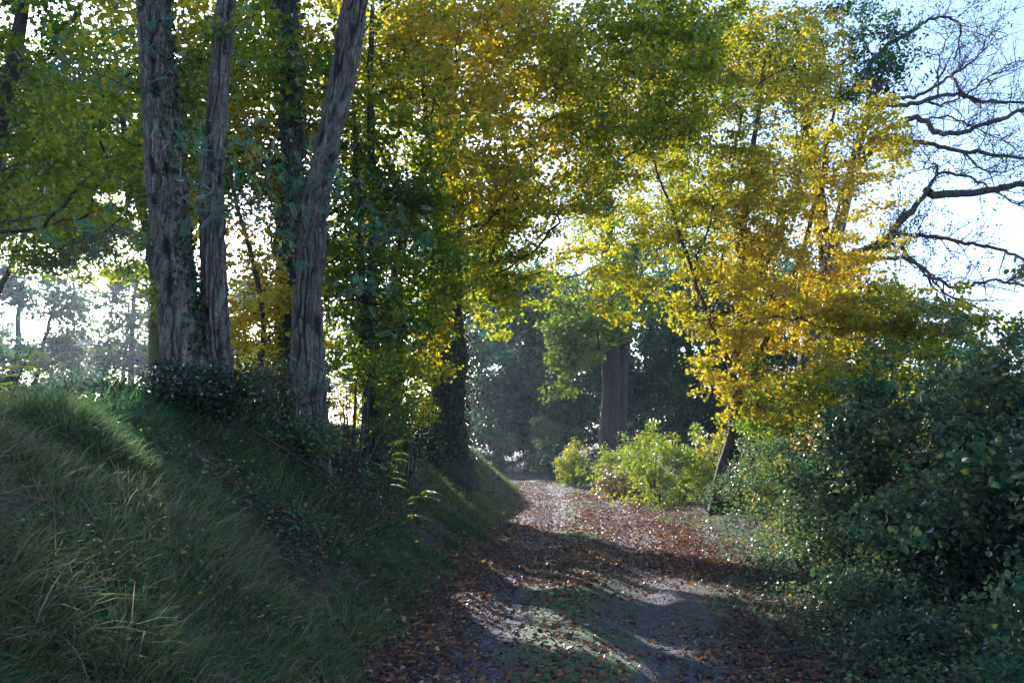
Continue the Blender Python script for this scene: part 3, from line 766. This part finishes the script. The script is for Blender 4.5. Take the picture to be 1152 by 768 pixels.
# ------------------------------------------------------------------ shrubs
def shrub(name, seed, c, rad, npts, label, lm, n=60, size=.06, tpl=OVATE, spread=.25, tint=(.5, .2, .2), nst=9, cat='shrub', flat=.8, bark=M_twig, hg=False, nf=1.2, sinkz=.0):
    rng = np.random.default_rng(seed); base = on_ground(c)
    root = thing(name, base, label, cat)
    stems = []
    for i in range(nst):
        a = rng.uniform(0, 2 * pi); rr = rng.uniform(.2, .8)
        top = base + np.array([cos(a) * rad[0] * rr, sin(a) * rad[1] * rr, rad[2] * rng.uniform(.9, 1.7)])
        b0 = on_ground(base + np.array([cos(a) * rad[0] * .25, sin(a) * rad[1] * .25, 0]))
        stems.append(([b0, b0 + (top - b0) * .5 + [0, 0, .15 * rad[2]], top], .018, .006))
    t = Tree(seed, stems, .2, .2)
    v = unit(rng.normal(size=(npts, 3))) * (rng.uniform(.15, 1, (npts, 1)) ** .45)
    lump = 1 + .16 * sn(v, 3.2, seed % 9 + 30)
    out = rng.uniform(0, 1, npts) < .13
    lump = lump * np.where(out, rng.uniform(1.05, 1.4, npts) / np.linalg.norm(v, axis=1), 1)
    pts = base + np.array([0, 0, rad[2] * .92]) + v * np.array(rad) * lump[:, None]
    gz = terrain(pts[:, 0], pts[:, 1]); pts = pts[pts[:, 2] > gz + .05]
    t.reach(pts)
    T_, L_ = t.meshes(5)
    mesh_obj('stems', np.concatenate(T_['V'] + L_['V']), [np.concatenate(T_['F'] + [f + T_['n'] for f in L_['F']])], bark, root, base, smooth=True)
    pos, ax, nm, sz, ti = leafage(rng, pts, n, spread, size, flat, .4, tintn=tint, nf=nf, nseed=seed % 5 + 40)
    k = pos[:, 2] > terrain(pos[:, 0], pos[:, 1])
    if hg or c[0] < -1: k &= ~in_gap(pos)
    place(tpl, pos[k], ax[k], nm[k], sz[k], ti[k], 'foliage', lm, root, base)
    return root
# right side, from the far end of the lane to the camera
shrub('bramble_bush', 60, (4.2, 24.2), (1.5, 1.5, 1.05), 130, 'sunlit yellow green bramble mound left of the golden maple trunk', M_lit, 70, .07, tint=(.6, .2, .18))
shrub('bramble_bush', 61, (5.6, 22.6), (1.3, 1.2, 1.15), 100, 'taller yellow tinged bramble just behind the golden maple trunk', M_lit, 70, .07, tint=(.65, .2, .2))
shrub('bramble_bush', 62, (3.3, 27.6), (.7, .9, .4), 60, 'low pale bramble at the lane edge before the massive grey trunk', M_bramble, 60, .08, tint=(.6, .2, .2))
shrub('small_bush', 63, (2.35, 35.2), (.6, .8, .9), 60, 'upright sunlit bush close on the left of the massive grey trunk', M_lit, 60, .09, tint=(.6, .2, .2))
shrub('small_bush', 64, (1.9, 41), (1.1, 1.1, 1.5), 80, 'hazy rounded bush at the end of the lane', M_far, 60, .1, tint=(.5, .2, .2))
shrub('small_bush', 81, (-1.6, 47.5), (1.6, 1.4, 1.5), 90, 'dark blue hazy bush beyond the bend beside the bank', M_far, 60, .12, tint=(.4, .2, .2))
shrub('small_bush', 82, (.6, 50), (2.2, 1.4, 1.3), 110, 'wide low hazy bush across the far end of the lane', M_far, 60, .12, tint=(.4, .2, .2))
shrub('small_bush', 83, (-5.2, 53), (3.0, 1.6, 2.0), 140, 'large dark bush in the haze left of the bend', M_far, 60, .13, tint=(.4, .2, .2))
shrub('small_bush', 101, (4.6, 38.5), (1.4, 1.2, 1.1), 100, 'green bush behind the foot of the massive grey trunk', M_far, 60, .11, tint=(.6, .2, .2))
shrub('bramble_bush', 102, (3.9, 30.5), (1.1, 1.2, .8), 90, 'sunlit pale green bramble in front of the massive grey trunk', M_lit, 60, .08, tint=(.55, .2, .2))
shrub('ivy_shrub', 65, (5.1, 17.2), (1.1, 1.1, .85), 120, 'glossy ivy shrub at the lane edge right of the golden maple trunk', M_haz, 75, .055, tint=(.6, .25, .2))
shrub('hazel_shrub', 66, (6.3, 18.2), (1.4, 1.2, 1.5), 140, 'dull green shrub under the golden maple boughs, above the ivy', M_olv, 75, .07, tint=(.4, .2, .2))
shrub('bramble_bush', 67, (5.6, 14.6), (.75, .8, 1.15), 80, 'bronze tinted bramble catching light at the left edge of the dark hedge', M_bramble, 70, .065, tint=(.6, .25, .2))
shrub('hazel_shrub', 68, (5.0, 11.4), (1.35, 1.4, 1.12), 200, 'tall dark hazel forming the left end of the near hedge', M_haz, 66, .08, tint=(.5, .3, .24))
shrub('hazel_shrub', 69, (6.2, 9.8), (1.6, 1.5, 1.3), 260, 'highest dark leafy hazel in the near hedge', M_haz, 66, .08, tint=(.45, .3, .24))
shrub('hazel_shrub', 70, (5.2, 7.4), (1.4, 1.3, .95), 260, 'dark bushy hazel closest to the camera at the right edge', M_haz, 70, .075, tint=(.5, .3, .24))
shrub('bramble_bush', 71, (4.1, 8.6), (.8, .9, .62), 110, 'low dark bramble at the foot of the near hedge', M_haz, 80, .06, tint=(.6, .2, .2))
shrub('bramble_bush', 72, (3.9, 5.6), (.8, .9, .45), 110, 'low sprawling bramble in the bottom right corner', M_haz, 80, .055, tint=(.5, .2, .2))
shrub('ivy_shrub', 88, (4.5, 13.4), (.75, .9, .55), 90, 'mid sized glossy ivy shrub between the bronze bramble and the lane', M_haz, 60, .06, tint=(.6, .25, .2))
shrub('ivy_shrub', 89, (4.15, 10.9), (.7, .8, .42), 80, 'low dark ivy shrub at the left foot of the near hedge', M_haz, 60, .06, tint=(.5, .25, .2))
shrub('hazel_shrub', 92, (8.1, 18.2), (2.5, 1.5, 2.15), 300, 'brownish gold leafy thicket behind the near hedge below the bare oak limbs', M_olv, 50, .1, tint=(.62, .2, .2))
shrub('hazel_shrub', 93, (11.5, 19.5), (2.2, 1.5, 1.5), 130, 'green thicket farther right behind the near hedge', M_haz, 50, .1, tint=(.62, .2, .2))
shrub('ivy_shrub', 97, (4.9, 19.7), (.6, .6, .45), 70, 'small ivy mound hugging the foot of the golden maple', M_haz, 55, .06, tint=(.6, .25, .2))
shrub('bramble_bush', 98, (3.0, 6.6), (.5, .6, .15), 60, 'low creeping bramble beside the fallen branch', M_haz, 60, .05, tint=(.5, .25, .2))
shrub('bramble_bush', 99, (3.5, 8.3), (.6, .7, .2), 70, 'low bramble midway along the right verge', M_haz, 60, .055, tint=(.45, .25, .2))
shrub('bramble_bush', 100, (3.1, 4.9), (.6, .6, .2), 70, 'low leafy bramble at the bottom edge right of the lane', M_haz, 60, .05, tint=(.5, .3, .2))
shrub('hazel_shrub', 73, (8.6, 13.5), (2.4, 1.8, 1.6), 200, 'blurred green shrub behind the highest hazel of the hedge', M_haz, 80, .09, tint=(.6, .2, .2))
# left side
shrub('ivy_mound', 74, (-3.5, 9.75), (.85, .5, .34), 90, 'dark tangle of ivy and dead twigs around the foot of the paired trunks', M_ivy, 70, .055)
shrub('small_bush', 75, (-4.9, 10.2), (.7, .5, .32), 50, 'low leafy scrub on the bank crest left of the thick trunk', M_haz, 60, .055)
shrub('small_bush', 76, (-3.2, 11.9), (.6, .6, .5), 60, 'small scrub between the paired trunks and the rugged leaning trunk', M_bramble, 60, .06)
shrub('hazel_shrub', 77, (-2.6, 14.6), (.9, .9, .95), 110, 'lit yellow green undergrowth right of the rugged trunk', M_lit, 75, .06, tint=(.45, .25, .2))
shrub('hazel_shrub', 78, (-2.4, 17.6), (1.0, .9, 1.5), 130, 'lit leafy shrub against the big ivy clad maple', M_olv, 75, .07, tint=(.5, .25, .2))
shrub('hazel_shrub', 79, (-4.4, 15.8), (1.3, 1, 1.2), 110, 'yellowing shrub behind the rugged leaning trunk', M_yel, 70, .065, tint=(.4, .25, .2))
shrub('small_bush', 80, (-7.2, 11.6), (1.0, .7, .4), 70, 'low scrub along the bank crest at the far left', M_haz, 60, .055)

shrub('hazel_shrub', 94, (-4.6, 19.5), (1.6, 1.0, 1.5), 130, 'golden green shrub seen low between the rugged trunk and the thicket', M_lit, 50, .09, tint=(.5, .25, .2))
shrub('hazel_shrub', 96, (-3.0, 22.5), (1.4, 1.0, 1.6), 120, 'olive shrub filling the gap left of the big ivy clad maple', M_olv, 50, .09, tint=(.5, .25, .2))
shrub('ivy_mound', 84, (-2.75, 11.1), (.6, .5, .25), 60, 'low ivy and dead stems just below the rugged leaning trunk', M_haz, 60, .05)
shrub('small_bush', 85, (-2.3, 12.6), (.6, .6, .35), 60, 'dark leafy scrub on the slope right of the rugged leaning trunk', M_haz, 65, .055)
shrub('bramble_bush', 86, (-1.9, 15.2), (.7, .7, .5), 70, 'dim bramble on the slope below the slim thicket stems', M_bramble, 65, .055, tint=(.3, .2, .15))
shrub('bramble_bush', 87, (-2.1, 18.6), (.6, .6, .6), 60, 'dark bramble against the foot of the big ivy clad maple', M_ivy, 65, .06)
# ------------------------------------------------------------------ far trees
def copy_thing(root, loc, rz, sc, label):
    r = root.copy(); COL.objects.link(r); r.location = loc; r.rotation_euler = (0, 0, rz); r.scale = sc; r['label'] = label
    for ch in list(root.children):
        c = ch.copy(); COL.objects.link(c); c.parent = r
    return r
far = []
for s, sh in ((90, (4.2, 4.0, 4.6)), (91, (3.4, 3.4, 5.2))):
    b = np.array([0., 0, 0])
    f = make_tree('woodland_tree', s, [stem_to(b, (0, 0, 12), .5, .3, .08, s)], [((0, 0, 7.2), sh, 260), ((0.6, 0, 2.9), (3.6, 3.2, 1.8), 110)], 'x', 'tree', M_far, M_barkd, n=36, spread=.8, size=.26, tint=(.4, .25, .2), start=.1, hide_gap=False, group='hazy trees closing the view beyond the bend')
    far.append(f)
spots = [(560, 52, 1.0, 'first blue hazy tree at the end of the lane, beside the ivy clad maple'),
         (600, 60, .95, 'blue hazy tree standing straight beyond the end of the lane'),
         (645, 56, .85, 'blue hazy tree just left of the massive grey trunk'),
         (520, 66, 1.1, 'hazy tree glimpsed left of the ivy clad maple trunk'),
         (720, 50, .95, 'dark tree close behind the right side of the massive trunk'),
         (775, 44, .8, 'dark shaded tree behind the sunlit bramble mound'),
         (840, 48, .95, 'shaded tree hidden behind the golden maple'),
         (620, 78, 1.3, 'palest and farthest tree beyond the bend'),
         (690, 74, 1.2, 'far tree rising behind the massive grey trunk'),
         (965, 42, .66, 'green hazy tree low in the gap beneath the bare limbs'),
         (1045, 46, .55, 'small hazy tree at the right just above the near hedge'),
         (900, 40, .7, 'shaded tree behind the bare oak trunk')]
for i, (px, Y, sc, lab) in enumerate(spots):
    g_ = G(px, Y); s_ = (sc, sc, sc * 1.15)
    if i < 2:
        far[i].location = g_; far[i].scale = s_; far[i]['label'] = lab
    else:
        copy_thing(far[i % 2], g_, i * 1.3, s_, lab)
fl = make_tree('field_tree', 95, [stem_to(np.zeros(3), (.2, 0, 8), .12, .2, .05, 95), stem_to(np.array([.3, .2, 0]), (1.6, 0, 7), .12, .12, .05, 96)], [((0, 0, 6.0), (3.2, 3, 2.4), 170), ((.8, 0, 3.6), (3.0, 2.4, 1.3), 60)], 'x', 'tree', M_far, M_barkd, n=44, spread=.6, size=.2, tint=(.6, .25, .2), start=.25, hide_gap=False, group='pale trees across the field at left', noise_cut=.12)
for i, (px, Y, sc, lab) in enumerate([(25, 75, 2.0, 'pale hazy tree across the field at the left edge of the frame'), (155, 85, 2.2, 'pale hazy tree seen just left of the thick trunk'), (-30, 95, 2.0, 'hazy tree farther out at the left edge'), (300, 90, 2.2, 'pale far tree seen between the bank trunks'), (80, 170, 2.6, 'faintest smallest tree far across the field')]):
    g_ = G(px, Y); g_[2] = terrain(g_[0], g_[1])
    if i == 0: fl.location = g_; fl.scale = (sc,) * 3; fl['label'] = lab
    else: copy_thing(fl, g_, i * 2.1, (sc,) * 3, lab)

# ------------------------------------------------------------------ grass, litter, ground cover, stones
def grass(name, seed, n, xr, yr, dens, length, label, tint=(.4, .2, .2), width=.005, seg=4, lean=.5, tuss=0):
    rng = np.random.default_rng(seed)
    x = rng.uniform(*xr, n); u = rng.uniform(0, 1, n)
    y = yr[0] * (yr[1] / yr[0]) ** u
    rad = np.zeros((n, 3)); tl_ = np.ones(n)
    if tuss:
        cx = rng.uniform(*xr, tuss); cy = yr[0] * (yr[1] / yr[0]) ** rng.uniform(0, 1, tuss); cs = rng.uniform(.5, 1.5, tuss)
        j = rng.integers(0, tuss, n); m = rng.uniform(0, 1, n) < .72
        o = rng.normal(0, .075, (n, 2)) * cs[j][:, None]
        x = np.where(m, cx[j] + o[:, 0], x); y = np.where(m, cy[j] + o[:, 1], y)
        rad[m, :2] = (o * 5.0)[m]; tl_ = np.where(m, .7 + .6 * cs[j], .6)
    k = (rng.uniform(0, 1, n) < dens(x, y)) & (y > yr[0] * .9); x, y = x[k], y[k]; rad, tl_ = rad[k], tl_[k]; n = len(x)
    z = terrain(x, y)
    p0 = np.stack([x, y, z - .02], 1)
    q = p0 * [1, 1, 0]
    clump = np.clip(.75 + .45 * sn(q, 4.5, 81) + .3 * sn(q, 1.6, 82), .25, 1.7)
    Ls = length(x, y) * clump * tl_ * rng.uniform(.5, 1.25, n)
    e = .15
    gx = (terrain(x + e, y) - z) / e; gy = (terrain(x, y + e) - z) / e
    down = -np.stack([gx, gy, gx * 0], 1) 
    th = sn(q, 2.3, 83) * 3
    lv = np.stack([np.cos(th), np.sin(th), th * 0], 1) * .35 + rng.normal(0, .55, (n, 3)) * [1, 1, 0] + down * .45 * lean + .35 * np.stack([sn(q, 5.5, 85), sn(q, 5.5, 87), x * 0], 1)
    lv = lv * (.5 if tuss else 1) + rad
    d = unit(lv * lean + np.array([0, 0, 1.]))
    side = unit(np.cross(d, rng.normal(size=(n, 3))))
    bend = unit(lv + [0, 0, .01]); droop = rng.uniform(.2, 1.3, n) * Ls
    V = []
    w = width * rng.uniform(.6, 1.4, n)
    for i in range(seg + 1):
        f = i / seg
        c = p0 + d * (Ls * f)[:, None] + bend * (droop * .55 * f * f)[:, None] - np.array([0, 0, 1]) * (droop * .52 * f ** 2.3)[:, None]
        ww = (w * (1 - f ** 2) + .0004)[:, None]
        V += [c - side * ww, c + side * ww]
    V = np.stack(V, 1).reshape(-1, 3); kv = 2 * (seg + 1)
    off = (np.arange(n) * kv)[:, None]
    polys = []
    base = np.arange(seg) * 2
    Q = np.stack([base, base + 1, base + 3, base + 2], -1)
    polys = [(Q[None] + off[..., None]).reshape(-1, 4)]
    ti = np.clip(tint[0] + tint[1] * sn(q, 1.9, 84) + rng.normal(0, tint[2], n), 0, 1)
    o = mesh_obj(name, V, polys, M_grs, tint=[np.repeat(ti, seg)])
    return tag(o, label, 'grass', kind='stuff')
edgeL = lambda x, y: (path_c(y) - hw(y)) - x
edgeR = lambda x, y: x - (path_c(y) + hw(y))
bare = lambda x, y: sst(.3, 1.2, .7 * sn(np.stack([x, y, x * 0], 1), 1.15, 86) + np.where(False, 0, 0) + 2.2 * np.exp(-((x + 2.3) / 1.2) ** 2 - ((y - 11.8) / 3.4) ** 2))
grass('bank_grass', 101, 560000, (-7.5, 1), (2.0, 16), lambda x, y: sst(.02, .3, edgeL(x, y)) * np.clip(1 - .7 * bare(x, y), 0, 1) * (x > -.66 * y - .8),
      lambda x, y: np.interp(edgeL(x, y), [0, .6, 2, 3.5], [.08, .17, .27, .27]) * np.interp(y, [0, 9, 14], [1.05, 1.0, .6]), 'long drooping blue green grass covering the steep bank at left', (.36, .24, .22), .0042, tuss=2800)
grass('hump_grass', 102, 90000, (-4, 2), (15, 42), lambda x, y: sst(.02, .4, edgeL(x, y)) * .8, lambda x, y: .14 + 0 * x, 'short bright grass on the bank beyond the ivy clad maple', (.5, .15, .15), .007, 2)
grass('verge_grass', 103, 110000, (0, 7.5), (4, 42), lambda x, y: (edgeR(x, y) > -.1) * sst(2.2, .2, edgeR(x, y)) * np.interp(y, [5, 14, 20], [.16, .15, .9]), lambda x, y: np.interp(y, [4, 12, 25], [.13, .10, .13]), 'short grass along the right verge of the lane', (.5, .15, .15), .006, 3)
grass('lane_grass', 104, 170000, (-.8, 3), (4.5, 40), lambda x, y: np.exp(-((x - path_c(y)) / .32) ** 2) * sst(-.3, .5, sn(np.stack([x, y, x * 0], 1), 1.7, 88)), lambda x, y: .055 + 0 * x, 'sparse short grass on the middle strip of the lane', (.5, .12, .12), .004, 2)
grass('tall_grass', 106, 14000, (-6.5, 0), (2.2, 14), lambda x, y: sst(.3, 1.2, edgeL(x, y)) * sst(.0, .7, sn(np.stack([x, y, x * 0], 1), 2.7, 92)),
      lambda x, y: .52 + 0 * x, 'scattered tall grass stems standing above the bank turf', (.50, .2, .25), .0035, 5, .3)
# far field edge
grass('field_grass', 105, 60000, (-14, -2), (9, 30), lambda x, y: (edgeL(x, y) > 3) * .8, lambda x, y: .3 + 0 * x, 'tall grass on the bank crest beneath the trunks', (.55, .2, .2), .006, 3)

def litter(name, seed, n, xr, yr, dens, size, label, tint, lift=.012, mat=None, tpl=LOBED, flatn=1.6, cat='leaves'):
    rng = np.random.default_rng(seed)
    x = rng.uniform(*xr, n); y = yr[0] * (yr[1] / yr[0]) ** rng.uniform(0, 1, n)
    k = rng.uniform(0, 1, n) < dens(x, y); x, y = x[k], y[k]; n = len(x)
    z = terrain(x, y) + lift * rng.uniform(.6, 1.8, n)
    ax = unit(rng.normal(size=(n, 3)) * [1, 1, .25]); nm = unit(rng.normal(size=(n, 3)) * .45 + [0, 0, flatn * .6])
    sz = size * rng.uniform(.5, 1.25, n)
    pos = np.stack([x, y, z], 1) - ax * sz[:, None] * .5
    ti = np.clip(tint[0] + rng.normal(0, tint[1], n), 0, 1)
    return tag(place(tpl, pos, ax, nm, sz, ti, name, mat or M_dry), label, cat, kind='stuff')
def dl(x, y):
    r = np.abs(x - path_c(y)); w = hw(y)
    q = np.stack([x, y, x * 0], 1)
    base = .10 + .75 * np.exp(-((r - w) / .45) ** 2) + .40 * np.exp(-(r / .35) ** 2)
    base = base + .42 * sst(9, 14, y) * (r < w + 1)
    return np.clip(base * (.7 + .5 * sn(q, 1.8, 91)) * (r < w + np.where(x > path_c(y), 2.2, .55)), 0, 1)
litter('leaf_litter', 111, 190000, (-2.5, 6), (4.0, 45), dl, .048, 'fallen russet and brown leaves strewn over the lane', (.34, .26))
litter('bank_leaf_litter', 112, 130000, (-6, 1), (3, 30), lambda x, y: (edgeL(x, y) > 0) * (.03 + .6 * bare(x, y) * sst(.4, 1.4, edgeL(x, y))), .055, 'fallen leaves caught on the earth bank', (.25, .25), .05)
litter('bank_ivy', 113, 150000, (-6, 1), (5, 22), lambda x, y: (edgeL(x, y) > .8) * bare(x, y) * .8, .042, 'trailing ivy creeping over the bank below the trunks', (.35, .3), .06, M_haz, LEAF, .9, 'ivy')
litter('ground_ivy', 114, 170000, (1.2, 8), (3.8, 24), lambda x, y: sst(.25, 1.1, edgeR(x, y)) * np.interp(y, [4, 12, 18], [.9, .7, .15]) * np.clip(.75 + .5 * sn(np.stack([x, y, x * 0], 1), 2.2, 89), .15, 1), .043, 'low leafy ground cover between the lane and the hedge', (.55, .3), .10, M_haz, OVATE, .8, 'ground cover')
litter('bank_weeds', 115, 30000, (-6.5, 0), (2.6, 14), lambda x, y: sst(.2, .9, edgeL(x, y)) * sst(.1, .7, sn(np.stack([x, y, x * 0], 1), 3.1, 93)) * .9, .035, 'small broad leaved weeds growing through the bank grass', (.6, .3), .14, M_haz, OVATE, 1.0, 'weeds')
litter('verge_leaf_litter', 116, 60000, (1, 7), (3.8, 22), lambda x, y: sst(-.1, .3, edgeR(x, y)) * sst(2.6, .6, edgeR(x, y)) * np.interp(y, [10, 15], [.7, .3]), .045, 'brown leaf litter on the shaded right verge', (.22, .2), .02)
# pebbles on the wheel tracks
def stones():
    rng = np.random.default_rng(120); n = 26000
    y = 4.2 * (22 / 4.2) ** rng.uniform(0, 1, n); r = rng.normal(0, .3, n) + np.where(rng.uniform(0, 1, n) < .5, -.78, .78)
    k = np.abs(r) < 1.3; y, r = y[k], r[k]; n = len(y); x = path_c(y) + r
    tv = np.array([(1, 0, 0), (0, 1, 0), (-1, 0, 0), (0, -1, 0), (0, 0, .7)], float)
    tf = np.array([(0, 1, 4), (1, 2, 4), (2, 3, 4), (3, 0, 4)])
    s = rng.uniform(.003, 1, (n, 1, 1)) ** 2.5 * .016 + .003; s = s * np.ones((n, 1, 1)) * rng.uniform(.7, 1.3, (n, 5, 3))
    V = np.stack([x, y, terrain(x, y) + .003], 1)[:, None] + tv[None] * s
    m = bark_mat('pebble', (.06, .052, .045), (.12, .105, .09), (.24, .21, .18), None, 0, 1, 40, .2, .005)
    o = mesh_obj('gravel', V.reshape(-1, 3), [(tf[None] + (np.arange(n) * 5)[:, None, None]).reshape(-1, 3)], m, smooth=False)
    tag(o, 'small pale stones on the wheel tracks of the lane', 'gravel', kind='stuff')
stones()

# ------------------------------------------------------------------ sticks and ferny sprouts
def stick(pts, r, label, mat):
    acc = dict(V=[], F=[], n=0); q = smooth_poly(pts, .12)
    rng = np.random.default_rng(int(abs(pts[0][0]) * 100)); q[1:-1] += rng.normal(0, .008, q[1:-1].shape)
    sweep(q, np.linspace(r, r * .4, len(q)), 7, acc)
    for i in (len(q) // 2, int(len(q) * .75)):
        d = unit(q[min(i + 1, len(q) - 1)] - q[i]) + rng.normal(0, .5, 3)
        sweep(np.array([q[i], q[i] + d * .12, q[i] + d * .2 + [0, 0, .03]]), [r * .5, r * .35, r * .15], 5, acc)
    b = np.array(pts[0], float)
    tag(mesh_obj('fallen_branch', np.concatenate(acc['V']), [np.concatenate(acc['F'])], mat, base=b, smooth=True), label, 'branch')
def gp(x, y, h): return [x, y, float(terrain(x, y)) + h]
stick([gp(1.95, 7.0, .06), gp(2.5, 7.05, .10), gp(3.0, 6.95, .12)], .016, 'long dark fallen branch lying across the right verge', M_twig)
stick([gp(-3.0, 10.4, .2), gp(-2.7, 10.5, .24), gp(-2.3, 10.5, .30)], .02, 'short pale fallen branch on the bank between the trunks', M_barkg)
stick([gp(-.2, 14.2, .03), gp(.0, 14.0, .04), gp(.25, 13.9, .04)], .012, 'small twig lying at the left edge of the lane', M_twig)
def sprout(seed, c, h, label):
    rng = np.random.default_rng(seed); b = on_ground(c)
    root = thing('locust_sprout', b, label, 'plant')
    top = b + [.25, -.1, h]
    acc = dict(V=[], F=[], n=0); q = smooth_poly([b, b + [.05, 0, h * .5], top], .08); sweep(q, np.linspace(.012, .004, len(q)), 5, acc)
    mesh_obj('stem', np.concatenate(acc['V']), [np.concatenate(acc['F'])], M_twig, root, b, smooth=True)
    n = 16; i = rng.integers(len(q) // 3, len(q), n); a = rng.uniform(0, 6.28, n)
    ax = np.stack([np.cos(a), np.sin(a), a * 0 + .1], 1)
    place(COMPOUND, q[i], ax, np.tile([0, 0, 1.], (n, 1)) + rng.normal(0, .2, (n, 3)), rng.uniform(.16, .28, n), rng.uniform(.1, .9, n), 'leaves', M_lit, root, b)
sprout(131, (-1.75, 12.6), .9, 'feathery locust sprout catching light on the bank right of the rugged trunk')
sprout(132, (-1.4, 12.0), .5, 'smaller feathery locust sprout lower on the bank')
sprout(133, (-5.2, 9.2), .7, 'feathery locust sprout on the crest left of the paired trunks')
